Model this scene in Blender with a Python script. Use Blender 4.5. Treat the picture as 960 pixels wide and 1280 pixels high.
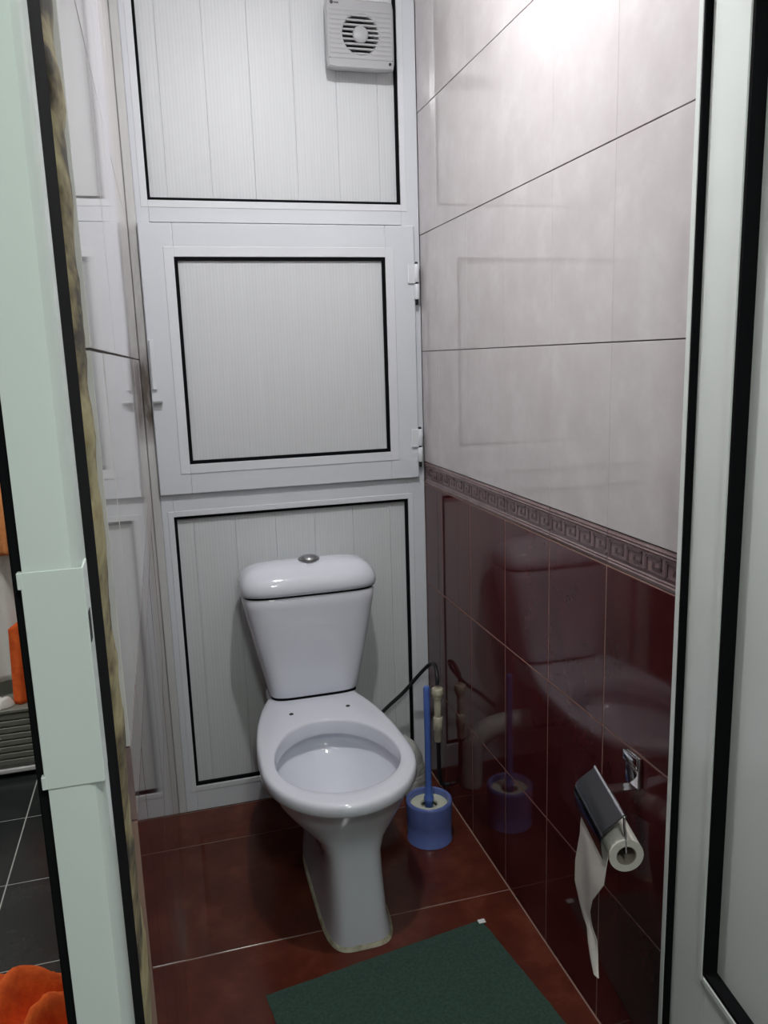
import bpy, bmesh, math, random
from mathutils import Vector, Matrix, noise

# ------------------------------------------------------------------ scene, camera, light
S = bpy.context.scene
for o in list(bpy.data.objects):
    bpy.data.objects.remove(o)
COL = S.collection
R_ = math.radians
random.seed(7)

S.view_settings.view_transform = 'Standard'
S.view_settings.look = 'None'
S.view_settings.exposure = 0.0
S.view_settings.gamma = 1.0
S.view_settings.use_curve_mapping = False

F_PX = 992.1
YAW, PITCH, ROLL = R_(15.2665), R_(11.0375), R_(-1.8069)
CAM = Vector((0.0484, -2.2711, 1.3333))
cy_, sy_, cp_, sp_ = math.cos(YAW), math.sin(YAW), math.cos(PITCH), math.sin(PITCH)
FW = Vector((sy_ * cp_, cy_ * cp_, -sp_)); RT = Vector((cy_, -sy_, 0)); UP = RT.cross(FW)
cr_, sr_ = math.cos(ROLL), math.sin(ROLL)
RT2 = cr_ * RT + sr_ * UP; UP2 = -sr_ * RT + cr_ * UP
cam_data = bpy.data.cameras.new('camera')
cam = bpy.data.objects.new('camera', cam_data); COL.objects.link(cam)
cam_data.sensor_fit = 'VERTICAL'; cam_data.sensor_height = 36.0; cam_data.sensor_width = 27.0
cam_data.lens = F_PX / 1280.0 * 36.0
cam_data.clip_start = 0.02
M = Matrix((RT2, UP2, -FW)).transposed().to_4x4(); M.translation = CAM
cam.matrix_world = M
S.camera = cam

world = bpy.data.worlds.new('world'); S.world = world
world.use_nodes = True
world.node_tree.nodes['Background'].inputs[0].default_value = (0.5, 0.55, 0.55, 1)
world.node_tree.nodes['Background'].inputs[1].default_value = 0.02

BULB_L = 860.0       # radiance of the small dome lamp in the cubicle
TUBE_L = 88.0        # radiance of the two ceiling lamps in the outer room
BATH_L = 125.0

# ------------------------------------------------------------------ materials
def mat(name, col, rough=0.5, metal=0.0, spec=0.5, coat=0.0, emit=None, emit_s=0.0):
    m = bpy.data.materials.new(name); m.use_nodes = True
    b = m.node_tree.nodes['Principled BSDF']
    b.inputs['Base Color'].default_value = (*col, 1)
    b.inputs['Roughness'].default_value = rough
    b.inputs['Metallic'].default_value = metal
    b.inputs['Specular IOR Level'].default_value = spec
    b.inputs['Coat Weight'].default_value = coat
    b.inputs['Coat Roughness'].default_value = 0.05
    if emit:
        b.inputs['Emission Color'].default_value = (*emit, 1)
        b.inputs['Emission Strength'].default_value = emit_s
    return m

class NT:
    """small helper for node trees"""
    def __init__(s, m):
        s.t = m.node_tree; s.b = s.t.nodes['Principled BSDF']
    def n(s, kind, **kw):
        x = s.t.nodes.new(kind)
        for k, v in kw.items():
            setattr(x, k, v)
        return x
    def l(s, a, b):
        s.t.links.new(a, b)
    def pos(s, scale=(1, 1, 1)):
        g = s.n('ShaderNodeNewGeometry'); mp = s.n('ShaderNodeMapping')
        mp.inputs['Scale'].default_value = scale
        s.l(g.outputs['Position'], mp.inputs['Vector'])
        return mp.outputs['Vector']
    def noise(s, vec, scale, detail=4, rough=0.6):
        x = s.n('ShaderNodeTexNoise')
        x.inputs['Scale'].default_value = scale; x.inputs['Detail'].default_value = detail
        x.inputs['Roughness'].default_value = rough
        s.l(vec, x.inputs['Vector'])
        return x.outputs['Fac']
    def ramp(s, fac, stops):
        r = s.n('ShaderNodeValToRGB')
        e = r.color_ramp.elements
        while len(e) < len(stops):
            e.new(0.5)
        for i, (p, c) in enumerate(stops):
            e[i].position = p; e[i].color = (*c, 1)
        s.l(fac, r.inputs['Fac'])
        return r.outputs['Color']
    def mix(s, fac, a, b, mode='MIX'):
        x = s.n('ShaderNodeMix', data_type='RGBA', blend_type=mode)
        for sock, v in ((x.inputs['Factor'], fac), (x.inputs['A'], a), (x.inputs['B'], b)):
            if isinstance(v, (int, float)):
                sock.default_value = v
            elif isinstance(v, tuple):
                sock.default_value = (*v, 1)
            else:
                s.l(v, sock)
        return x.outputs['Result']
    def bump(s, h, strength, dist=0.01):
        b = s.n('ShaderNodeBump'); b.inputs['Strength'].default_value = strength
        b.inputs['Distance'].default_value = dist
        s.l(h, b.inputs['Height']); s.l(b.outputs['Normal'], s.b.inputs['Normal'])

def m_tile(name, c1, c2, c3, rough, nscale=(1, 1, 1), sc=9.0, tint=0.06, bump=0.02, spec=0.5):
    m = mat(name, c1, rough, spec=spec); t = NT(m)
    v = t.pos(nscale)
    col = t.ramp(t.noise(v, sc, 6, 0.62), [(0.30, c2), (0.52, c1), (0.72, c3)])
    oi = t.n('ShaderNodeObjectInfo')
    hs = t.n('ShaderNodeMapRange'); hs.inputs['To Min'].default_value = 1 - tint; hs.inputs['To Max'].default_value = 1 + tint
    t.l(oi.outputs['Random'], hs.inputs['Value'])
    h = t.n('ShaderNodeHueSaturation'); t.l(hs.outputs[0], h.inputs['Value']); t.l(col, h.inputs['Color'])
    t.l(h.outputs['Color'], t.b.inputs['Base Color'])
    t.bump(t.noise(t.pos(), 14.0, 2), bump, 0.01)
    return m

M_BEIGE = m_tile('beige_tile', (0.585, 0.550, 0.550), (0.545, 0.508, 0.507), (0.640, 0.612, 0.610), 0.055, (1, 1, 1), 11.0, 0.015, 0.004)
M_RED = m_tile('maroon_tile', (0.075, 0.0145, 0.0168), (0.060, 0.011, 0.013), (0.095, 0.020, 0.021), 0.06, (1, 1, 0.6), 12.0, 0.08, 0.0, 0.36)
M_FLOOR = m_tile('floor_tile', (0.092, 0.021, 0.012), (0.066, 0.0150, 0.0092), (0.140, 0.038, 0.022), 0.13, (1, 1, 1), 8.0, 0.05, 0.01, 0.3)
M_FRIEZE = m_tile('frieze_tile', (0.235, 0.160, 0.160), (0.19, 0.125, 0.128), (0.27, 0.19, 0.188), 0.22, (1, 1, 1), 20.0, 0.04)
M_KEY = m_tile('frieze_relief', (0.125, 0.080, 0.085), (0.105, 0.068, 0.072), (0.14, 0.092, 0.097), 0.25, (1, 1, 1), 25.0, 0.04)
M_GROUT_R = mat('brown_grout', (0.30, 0.185, 0.15), 0.7)
M_GROUT_B = mat('grey_grout', (0.20, 0.17, 0.165), 0.8)
M_DARKT = m_tile('slate_tile', (0.020, 0.024, 0.026), (0.013, 0.016, 0.017), (0.032, 0.037, 0.038), 0.25, (1, 1, 1), 10.0, 0.10)
M_GROUT_D = mat('pale_grout', (0.42, 0.45, 0.44), 0.8)
M_PAINT = mat('painted_plaster', (0.62, 0.63, 0.62), 0.75)
M_CEIL = mat('ceiling_paint', (0.72, 0.72, 0.71), 0.8)
M_PVC = mat('white_pvc', (0.70, 0.725, 0.765), 0.06)
M_DOORP = mat('pale_green_pvc', (0.715, 0.765, 0.735), 0.2)
M_PVC2 = mat('white_pvc_bead', (0.74, 0.76, 0.79), 0.2)
M_RUBBER = mat('black_rubber', (0.008, 0.008, 0.009), 0.9, spec=0.03)
M_CERAMIC = mat('white_ceramic', (0.715, 0.73, 0.80), 0.08, coat=0.3)
M_CHROME = mat('chrome', (0.70, 0.70, 0.71), 0.14, metal=1.0)
M_STEEL = mat('steel', (0.45, 0.45, 0.46), 0.3, metal=1.0)
M_BLUE = mat('blue_plastic', (0.12, 0.165, 0.42), 0.3)
M_BLUE2 = mat('blue_handle_plastic', (0.085, 0.16, 0.50), 0.3)
M_BRASS = mat('cream_brass', (0.60, 0.56, 0.42), 0.35, metal=0.25)
M_HOSE = mat('black_hose', (0.012, 0.012, 0.014), 0.4)
M_DRAIN = mat('offwhite_drain', (0.60, 0.61, 0.58), 0.45)
M_BRISTLE = mat('pale_bristle', (0.55, 0.56, 0.45), 0.8)
M_DARK = mat('dark_void', (0.012, 0.012, 0.013), 0.7)
M_FANP = mat('fan_plastic', (0.40, 0.405, 0.415), 0.35)
M_LOGO = mat('logo_print', (0.05, 0.05, 0.055), 0.5)
M_TAG = mat('tag_cloth', (0.75, 0.75, 0.74), 0.8)
M_PLATE = mat('painted_steel', (0.715, 0.765, 0.735), 0.25)
M_FLAP = mat('dark_chrome', (0.085, 0.085, 0.09), 0.16, metal=1.0)
M_WHITE = mat('white_cotton', (0.80, 0.81, 0.80), 0.9)
M_BOX = mat('grey_green_plastic', (0.20, 0.215, 0.19), 0.5)

M_PANEL = mat('pvc_panel', (0.68, 0.70, 0.69), 0.45, spec=0.3); t = NT(M_PANEL)
w = t.n('ShaderNodeTexWave', wave_type='BANDS', bands_direction='X'); w.inputs['Scale'].default_value = 36.0
w.inputs['Distortion'].default_value = 0.0
t.l(t.pos(), w.inputs['Vector'])
col = t.mix(w.outputs['Fac'], (0.645, 0.665, 0.675), (0.685, 0.705, 0.712))
fl = t.ramp(t.noise(t.pos((40, 1, 1.2)), 3.0, 5, 0.6), [(0.35, (0.96, 0.96, 0.96)), (0.65, (1, 1, 1))])
t.l(t.mix(1.0, col, fl, 'MULTIPLY'), t.b.inputs['Base Color'])
t.bump(w.outputs['Fac'], 0.06, 0.002)

# the dirty strip of frame beside the hatch: stains with a shape of their own
M_DIRTY = mat('stained_pvc', (0.6, 0.6, 0.6), 0.3); t = NT(M_DIRTY)
g = t.n('ShaderNodeNewGeometry'); sx = t.n('ShaderNodeSeparateXYZ'); t.l(g.outputs['Position'], sx.inputs[0])
band = t.n('ShaderNodeValToRGB'); mr = t.n('ShaderNodeMapRange')
mr.inputs['From Min'].default_value = 0.9; mr.inputs['From Max'].default_value = 1.75
t.l(sx.outputs['Z'], mr.inputs['Value']); t.l(mr.outputs[0], band.inputs['Fac'])
e = band.color_ramp.elements
e[0].position = 0.0; e[0].color = (0.15, 0.15, 0.15, 1); e[1].position = 1.0; e[1].color = (0.12, 0.12, 0.12, 1)
for p_, c_ in ((0.25, 0.15), (0.28, 0.6), (0.35, 1.3), (0.50, 1.15), (0.57, 0.52), (0.92, 0.42), (0.945, 0.12)):
    k = e.new(p_); k.color = (c_, c_, c_, 1)
nz = t.noise(t.pos((1, 1, 0.25)), 38.0, 5)
mul = t.n('ShaderNodeMath', operation='MULTIPLY'); t.l(band.outputs['Color'], mul.inputs[0]); t.l(nz, mul.inputs[1])
mul2 = t.n('ShaderNodeMath', operation='MULTIPLY', use_clamp=True); t.l(mul.outputs[0], mul2.inputs[0]); mul2.inputs[1].default_value = 1.55
t.l(t.mix(mul2.outputs[0], (0.66, 0.66, 0.65), (0.12, 0.095, 0.08)), t.b.inputs['Base Color'])

M_FOAM = mat('expanding_foam', (0.3, 0.24, 0.1), 0.9); t = NT(M_FOAM)
t.l(t.ramp(t.noise(t.pos((1, 0.4, 1)), 20.0, 4), [(0.40, (0.045, 0.035, 0.024)), (0.47, (0.17, 0.13, 0.065)), (0.6, (0.36, 0.31, 0.17)), (0.72, (0.26, 0.19, 0.09))]), t.b.inputs['Base Color'])

M_MAT = mat('green_mat', (0.035, 0.085, 0.062), 0.95); t = NT(M_MAT)
t.l(t.ramp(t.noise(t.pos(), 160.0, 3), [(0.35, (0.018, 0.042, 0.031)), (0.65, (0.034, 0.070, 0.053))]), t.b.inputs['Base Color'])
t.bump(t.noise(t.pos(), 260.0, 2), 0.5, 0.003)

def cloth(name, a, b):
    m = mat(name, a, 0.95); t = NT(m)
    t.l(t.ramp(t.noise(t.pos(), 45.0, 4), [(0.35, b), (0.65, a)]), t.b.inputs['Base Color'])
    t.bump(t.noise(t.pos(), 300.0, 2), 0.4, 0.003)
    return m
M_ORANGE = cloth('orange_cloth', (0.86, 0.155, 0.022), (0.70, 0.10, 0.014))
M_PEACH = cloth('peach_cloth', (0.85, 0.36, 0.13), (0.75, 0.28, 0.09))
M_PAPER = mat('toilet_paper', (0.62, 0.59, 0.54), 0.9); t = NT(M_PAPER)
t.bump(t.noise(t.pos(), 220.0, 3), 0.4, 0.002)
M_SEAL = mat('yellowed_sealant', (0.45, 0.42, 0.30), 0.6); t = NT(M_SEAL)
t.l(t.ramp(t.noise(t.pos(), 40.0, 4), [(0.35, (0.30, 0.26, 0.16)), (0.6, (0.52, 0.50, 0.38))]), t.b.inputs['Base Color'])

# ------------------------------------------------------------------ mesh helpers
def add_box(bm, lo, hi, ch=0.0, seg=1):
    t = bmesh.new()
    lo, hi = Vector(lo), Vector(hi)
    c = (lo + hi) / 2; s = hi - lo
    bmesh.ops.create_cube(t, size=1.0, matrix=Matrix.Translation(c) @ Matrix.Diagonal((s.x, s.y, s.z, 1)))
    if ch > 0:
        bmesh.ops.bevel(t, geom=list(t.edges), offset=ch, segments=seg, affect='EDGES', profile=0.5)
    me = bpy.data.meshes.new('tmp'); t.to_mesh(me); t.free()
    bm.from_mesh(me); bpy.data.meshes.remove(me)

def add_loft(bm, rings, cap0=True, cap1=True, closed=True):
    vr = [[bm.verts.new(p) for p in r] for r in rings]
    n = len(vr[0])
    for a, b in zip(vr[:-1], vr[1:]):
        for i in range(n if closed else n - 1):
            j = (i + 1) % n
            bm.faces.new((a[i], a[j], b[j], b[i]))
    if cap0: bm.faces.new(list(reversed(vr[0])))
    if cap1: bm.faces.new(vr[-1])
    return vr

def circ(c, r, n=24, ax=(1, 0, 0), ay=(0, 1, 0), r2=None):
    c, ax, ay = Vector(c), Vector(ax), Vector(ay); r2 = r if r2 is None else r2
    return [c + ax * r * math.cos(2 * math.pi * i / n) + ay * r2 * math.sin(2 * math.pi * i / n) for i in range(n)]

def add_lathe(bm, prof, c=(0, 0, 0), n=32, cap0=True, cap1=True):
    c = Vector(c)
    add_loft(bm, [circ(c + Vector((0, 0, z)), max(r, 1e-4), n) for r, z in prof], cap0, cap1)

def smooth_path(pts, k=6):
    pts = [Vector(p) for p in pts]; out = []
    for i in range(len(pts) - 1):
        p0 = pts[max(i - 1, 0)]; p1 = pts[i]; p2 = pts[i + 1]; p3 = pts[min(i + 2, len(pts) - 1)]
        for j in range(k):
            u = j / k
            out.append(0.5 * ((2 * p1) + (p2 - p0) * u + (2 * p0 - 5 * p1 + 4 * p2 - p3) * u * u + (3 * p1 - p0 - 3 * p2 + p3) * u ** 3))
    out.append(pts[-1]); return out

def add_tube(bm, pts, r, n=12, rf=None):
    pts = [Vector(p) for p in pts]; rings = []
    t0 = (pts[1] - pts[0]).normalized()
    a = t0.orthogonal().normalized()
    for i, p in enumerate(pts):
        t = (pts[min(i + 1, len(pts) - 1)] - pts[max(i - 1, 0)]).normalized()
        a = (a - t * a.dot(t)).normalized(); b = t.cross(a)
        rr = rf(i / (len(pts) - 1)) if rf else r
        rings.append(circ(p, rr, n, a, b))
    add_loft(bm, rings)

def obj(name, bm, m, parent=None, smooth=False, angle=None, loc=None):
    bmesh.ops.recalc_face_normals(bm, faces=bm.faces)
    me = bpy.data.meshes.new(name); bm.to_mesh(me); bm.free()
    me.materials.append(m)
    if smooth:
        me.polygons.foreach_set('use_smooth', [True] * len(me.polygons))
        if angle:
            me.set_sharp_from_angle(angle=R_(angle))
    o = bpy.data.objects.new(name, me); COL.objects.link(o)
    if loc is not None:
        o.location = loc
    if parent: o.parent = parent
    return o

def inst(name, me, mtx, parent=None):
    o = bpy.data.objects.new(name, me); COL.objects.link(o)
    o.matrix_local = mtx
    if parent: o.parent = parent
    return o

def box(name, lo, hi, m, parent=None, ch=0.0, seg=1, smooth=False):
    bm = bmesh.new(); add_box(bm, lo, hi, ch, seg)
    return obj(name, bm, m, parent, smooth, 40 if smooth else None)

def thing(name, label, cat, group=None, loc=(0, 0, 0), rz=0.0):
    o = bpy.data.objects.new(name, None); COL.objects.link(o)
    o.empty_display_size = 0.05; o.location = loc; o.rotation_euler = (0, 0, rz)
    return tag(o, label, cat, group)

def tag(o, label=None, cat=None, group=None, kind=None):
    if label: o['label'] = label
    if cat: o['category'] = cat
    if group: o['group'] = group
    if kind: o['kind'] = kind
    return o

# ------------------------------------------------------------------ dimensions of the cubicle
W = 0.80; ZC = 2.42; YD = -1.62        # width, ceiling, door end of the tiled walls
TH, TW = 0.3265, 0.2227                # wall tile
ZFB, ZFT = 0.9517, 1.0197              # frieze
ZR1 = 0.6396
TILE_T = 0.006; GAP = 0.0022
tile_cache = {}
def tile_mesh(w, h, m, t=TILE_T, ch=0.0005):
    key = (round(w, 4), round(h, 4), m.name)
    if key in tile_cache: return tile_cache[key]
    bm = bmesh.new()
    def rect(i, z):
        return [Vector((i, i, z)), Vector((w - i, i, z)), Vector((w - i, h - i, z)), Vector((i, h - i, z))]
    add_loft(bm, [rect(0, 0), rect(0, t - ch), rect(ch, t)], cap0=False)
    bmesh.ops.recalc_face_normals(bm, faces=bm.faces)
    me = bpy.data.meshes.new('tile'); bm.to_mesh(me); bm.free(); me.materials.append(m)
    tile_cache[key] = me
    return me

frieze_cache = {}
def frieze_meshes(w, h):
    key = round(w, 4)
    if key in frieze_cache: return frieze_cache[key]
    bm = bmesh.new(); t = TILE_T - 0.0022
    prof = [(0, 0), (0, t), (0.006, t + 0.0022), (0.009, t + 0.0002), (0.0115, t + 0.002), (0.0145, t), (h - 0.0145, t), (h - 0.0115, t + 0.002), (h - 0.009, t + 0.0002), (h - 0.006, t + 0.0022), (h, t), (h, 0)]
    add_loft(bm, [[Vector((x, v, n)) for v, n in prof] for x in (0, w)])
    bmesh.ops.recalc_face_normals(bm, faces=bm.faces)
    a = bpy.data.meshes.new('frieze_tile'); bm.to_mesh(a); bm.free(); a.materials.append(M_FRIEZE)
    bm = bmesh.new(); b = 0.0048; u = TW / 4; y0, y1 = 0.0175, h - 0.0175
    H = y1 - y0
    def bar(x0, y_0, x1, y_1):
        x1 = min(x1, w - 0.002); x0 = max(x0, 0.002)
        if x1 - x0 > 0.001:
            add_box(bm, (x0, y_0, t - 0.001), (x1, y_1, t + 0.0018))
    k = 0
    while k * u < w - 0.01:
        x = k * u + 0.005
        bar(x, y0, x + b, y1)
        bar(x, y1 - b, x + u * 0.80, y1)
        bar(x + u * 0.80 - b, y0 + H * 0.30, x + u * 0.80, y1)
        bar(x + u * 0.36, y0 + H * 0.30, x + u * 0.80, y0 + H * 0.30 + b)
        bar(x + u * 0.36, y0 + H * 0.30, x + u * 0.36 + b, y0 + H * 0.66)
        bar(x, y0, x + u * 0.98, y0 + b * 0.8)
        k += 1
    bmesh.ops.recalc_face_normals(bm, faces=bm.faces)
    c = bpy.data.meshes.new('key_relief'); bm.to_mesh(c); bm.free(); c.materials.append(M_KEY)
    frieze_cache[key] = (a, c)
    return a, c

M_FRIEZE_L = m_tile('frieze_tile_flat', (0.235, 0.160, 0.160), (0.19, 0.125, 0.128), (0.27, 0.19, 0.188), 0.05, (1, 1, 1), 20.0, 0.04, 0.004)
def wall_tiles(wall, to_m, cols, rows, flat=False):
    """cols: list of (u0,u1); rows: list of (z0,z1,kind). to_m(u,z) gives the matrix of a tile whose local x runs along u"""
    for (u0, u1) in cols:
        for (z0, z1, kind) in rows:
            g = 0.0018 if kind == 'red' else GAP / 2
            if kind == 'frieze' and flat:
                inst('frieze_tile', tile_mesh(u1 - u0 - 2 * g, z1 - z0 - 2 * g, M_FRIEZE_L), to_m(u0 + g, u1 - g, z0 + g), wall)
            elif kind == 'frieze':
                a, c = frieze_meshes(u1 - u0 - 2 * g, z1 - z0 - 2 * g)
                fo = inst('frieze_tile', a, to_m(u0 + g, u1 - g, z0 + g), wall)
                inst('key_relief', c, Matrix.Identity(4), fo)
            else:
                m = M_RED if kind == 'red' else M_BEIGE
                gu = 0.0002 if kind == 'beige' else g
                me = tile_mesh(u1 - u0 - 2 * gu, z1 - z0 - 2 * g, m)
                mt = to_m(u0 + gu, u1 - gu, z0 + g)
                wob = Matrix.Rotation(R_(random.uniform(-.05, .05)), 4, 'X') @ Matrix.Rotation(R_(random.uniform(-.05, .05)), 4, 'Y')
                inst('tile', me, mt @ wob, wall)

def splits(cuts, a, b):
    """tile spans between a and b (ascending) cut at cuts"""
    c = [a] + sorted(x for x in cuts if a + 0.01 < x < b - 0.01) + [b]
    return list(zip(c[:-1], c[1:]))

vcuts = [-0.3673 - k * TW for k in range(-1, 6)]
cols = splits(vcuts, YD, -0.0002)
rows = [(0.001, ZR1 - TH, 'red'), (ZR1 - TH, ZR1, 'red'), (ZR1, ZFB, 'red'), (ZFB, ZFT, 'frieze')]
z = ZFT
while z < ZC - 0.01:
    rows.append((z, min(z + TH, ZC - 0.002), 'beige')); z += TH

# right wall: its body lies behind x = W - tile thickness plane; tiles face -x, front at x = W
bm = bmesh.new()
add_box(bm, (W + 0.0006, -1.9, 0), (W + 0.12, 0.03, ZFB - 0.001))
wall_right = tag(obj('wall_right', bm, M_GROUT_R), 'tiled right wall, maroon below a key frieze, beige above', 'wall', kind='structure')
bm = bmesh.new(); add_box(bm, (W + TILE_T - 0.0009, -1.9, ZFB - 0.001), (W + 0.12, 0.03, ZC))
obj('upper_backing', bm, M_GROUT_B, wall_right)
def to_right(u0, u1, z0):
    # local x -> +y, local y -> +z, local z -> -x ; (right-handed: y x z = x, so flip to run -y)
    m = Matrix(((0, 0, -1, W + TILE_T), (-1, 0, 0, u1), (0, 1, 0, z0), (0, 0, 0, 1)))
    return m
wall_tiles(wall_right, to_right, cols, rows)

# left wall: thin partition, tiles face +x with front at x = 0
WLB = -0.041
bm = bmesh.new(); add_box(bm, (WLB, YD, 0), (-0.0006, 0.75, ZFB - 0.001))
wall_left = tag(obj('wall_left', bm, M_GROUT_R), 'thin tiled left wall mirroring the white frames', 'wall', kind='structure')
bm = bmesh.new(); add_box(bm, (WLB, YD, ZFB - 0.001), (-TILE_T + 0.0009, 0.75, ZC))
obj('upper_backing', bm, M_GROUT_B, wall_left)
def to_left(u0, u1, z0):
    return Matrix(((0, 0, 1, -TILE_T), (1, 0, 0, u0), (0, 1, 0, z0), (0, 0, 0, 1)))
wall_tiles(wall_left, to_left, cols, rows, True)

# cubicle floor
bm = bmesh.new(); add_box(bm, (-0.006, YD, -0.12), (W + 0.006, 0.03, -0.0012))
floor = tag(obj('floor', bm, M_GROUT_R), 'reddish brown tiled floor of the toilet cubicle', 'floor', kind='structure')
fy = splits([-0.176, -0.6196, -1.0632, -1.5068], YD, -0.001)
fx = splits([], -0.0022, W - 0.001)
for a, b in fy:
    for c, d in fx:
        g = 0.0016
        inst('tile', tile_mesh(d - c - 2 * g, b - a - 2 * g, M_FLOOR), Matrix.Translation((c + g, a + g, -TILE_T)), floor)

# ceiling over everything
ceiling = tag(box('ceiling', (-1.6, -3.7, ZC), (1.6, 0.95, ZC + 0.1), M_CEIL), 'plain white ceiling', 'ceiling', kind='structure')

# outer room (slate floor) and its walls
bm = bmesh.new(); add_box(bm, (-1.5, -3.6, -0.12), (WLB, 0.85, -0.0012)); add_box(bm, (WLB, -3.6, -0.12), (1.5, -1.84, -0.0012))
floor_out = tag(obj('floor', bm, M_GROUT_D), 'dark slate tiled floor of the outer room', 'floor', kind='structure')
ys = splits([-0.528 + 0.330 * k for k in range(-10, 5)], -3.6, 0.85)
xs = splits([-0.448 + 0.33 * k for k in range(-4, 7)], -1.5, 1.5)
for a, b in ys:
    for c, d in xs:
        if d > WLB and b > -1.84:
            if c > WLB - 0.03: continue
            d2 = min(d, WLB)
        else:
            d2 = d
        if b > -1.84 and c > WLB: continue
        g = 0.002
        inst('tile', tile_mesh(d2 - c - 2 * g, b - a - 2 * g, M_DARKT), Matrix.Translation((c + g, a + g, -TILE_T)), floor_out)
tag(box('wall_far', (-1.6, 0.75, 0), (WLB, 0.85, ZC), M_PAINT), 'painted far wall of the outer room', 'wall', kind='structure')
tag(box('wall_side', (-1.6, -3.7, 0), (-1.5, 0.75, ZC), M_PAINT), 'painted side wall of the outer room', 'wall', kind='structure')
tag(box('wall_rear', (-1.5, -3.7, 0), (1.5, -3.6, ZC), M_PAINT), 'painted wall behind the viewer', 'wall', kind='structure')
tag(box('wall_hall', (1.5, -3.7, 0), (1.6, -1.9, ZC), M_PAINT), 'painted hall wall on the right', 'wall', kind='structure')
bm = bmesh.new()
add_box(bm, (0.80, -1.98, 0), (1.5, -1.90, ZC)); add_box(bm, (-0.041, -1.98, 2.10), (0.80, -1.90, ZC))
tag(obj('wall_front', bm, M_PAINT), 'painted wall round the cubicle doorway', 'wall', kind='structure')

# ------------------------------------------------------------------ back partition
ZB = ZC
wall_back = bpy.data.objects.new('wall_back', None); COL.objects.link(wall_back)
tag(wall_back, 'white plastic framed partition behind the toilet', 'wall', kind='structure')
FY0, FY1 = 0.0, 0.035
def member(name, x0, x1, z0, z1, parent, y0=FY0, y1=FY1, m=M_PVC, ch=0.0015):
    return box(name, (x0, y0, z0), (x1, y1, z1), m, parent, ch)
member('corner_stile', 0.0002, 0.022, 0.002, ZB - 0.002, wall_back, m=M_DIRTY)
member('stile', 0.0224, 0.055, 0.002, ZB - 0.002, wall_back)
member('stile', 0.7455, W - 0.001, 0.002, ZB - 0.002, wall_back)
member('rail', 0.055, 0.7455, 1.70, 1.7553, wall_back)
member('rail', 0.055, 0.7455, 0.9094, 0.9735, wall_back)
member('rail', 0.055, 0.7455, 0.002, 0.0813, wall_back)
member('rail', 0.055, 0.7455, 2.36, ZB - 0.002, wall_back)
def gasket_ring(parent, x0, x1, z0, z1, y, g, yb):
    for nm, lo, hi in (('gasket', (x0, y, z0), (x0 + g, yb, z1)), ('gasket', (x1 - g, y, z0), (x1, yb, z1)),
                       ('gasket', (x0 + g, y, z0), (x1 - g, yb, z0 + g)), ('gasket', (x0 + g, y, z1 - g), (x1 - g, yb, z1))):
        box(nm, lo, hi, M_RUBBER, parent)
def bead_ring(parent, x0, x1, z0, z1, y, g, yb):
    for lo, hi in (((x0 - g, y, z0 - g), (x0, yb, z1 + g)), ((x1, y, z0 - g), (x1 + g, yb, z1 + g)),
                   ((x0, y, z0 - g), (x1, yb, z0)), ((x0, y, z1), (x1, yb, z1 + g))):
        box('bead', lo, hi, M_PVC2, parent, 0.0008)
gasket_ring(wall_back, 0.055, 0.7455, 1.7553, 2.36, 0.004, 0.0075, 0.03)
gasket_ring(wall_back, 0.055, 0.7455, 0.0813, 0.9094, 0.004, 0.0085, 0.03)
bead_ring(wall_back, 0.055, 0.7455, 1.7553, 2.36, -0.0015, 0.018, 0.004)
bead_ring(wall_back, 0.055, 0.7455, 0.0813, 0.9094, -0.0015, 0.016, 0.004)
def planks(z0, z1, n, y):
    x0, x1 = 0.0555, 0.745
    pw = 0.1165; x = x0
    k = 0
    xs_ = [x0, 0.108] + [0.108 + pw * i for i in range(1, 6)] + [x1]
    for a, b in zip(xs_[:-1], xs_[1:]):
        box('plank', (a + 0.0002, y, z0), (b - 0.0002, y + 0.008, z1), M_PANEL, wall_back, 0.0007)
    box('backing_board', (x0, y + 0.0085, z0), (x1, y + 0.012, z1), M_PANEL, wall_back)
planks(1.757, 2.358, 6, 0.014)
planks(0.083, 0.908, 6, 0.014)

# hatch (opening leaf in the middle)
hatch = bpy.data.objects.new('door_1', None); COL.objects.link(hatch)
hatch.location = (0.40, -0.013, 0.972)
tag(hatch, 'white hinged hatch with a black edged panel above the toilet', 'hatch', kind='structure')
def hbox(name, x0, x1, z0, z1, m=M_PVC, y0=-0.013, y1=-0.0003, ch=0.0018, parent=hatch):
    bm = bmesh.new(); add_box(bm, (x0 - 0.40, y0 + 0.013, z0 - 0.972), (x1 - 0.40, y1 + 0.013, z1 - 0.972), ch)
    return obj(name, bm, m, parent)
LX0, LX1, LZ0, LZ1 = 0.024, 0.779, 0.9745, 1.697
PX0, PX1, PZ0, PZ1 = 0.110, 0.6917, 1.0572, 1.611
hbox('stile', LX0, PX0, LZ0, LZ1); hbox('stile', PX1, LX1, LZ0, LZ1)
hbox('rail', PX0, PX1, LZ0, PZ0); hbox('rail', PX0, PX1, PZ1, LZ1)
for a in ((PX0 - 0.026, PX0, PZ0 - 0.026, PZ1 + 0.026), (PX1, PX1 + 0.026, PZ0 - 0.026, PZ1 + 0.026),
          (PX0, PX1, PZ0 - 0.026, PZ0), (PX0, PX1, PZ1, PZ1 + 0.026)):
    hbox('bead', *a, m=M_PVC2, y0=-0.0150, y1=-0.0125, ch=0.0008)
g = 0.0095
for a in ((PX0, PX0 + g, PZ0, PZ1), (PX1 - g, PX1, PZ0, PZ1), (PX0 + g, PX1 - g, PZ0, PZ0 + g), (PX0 + g, PX1 - g, PZ1 - g, PZ1)):
    hbox('gasket', *a, m=M_RUBBER, y0=-0.0115, y1=-0.0003, ch=0)
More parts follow.
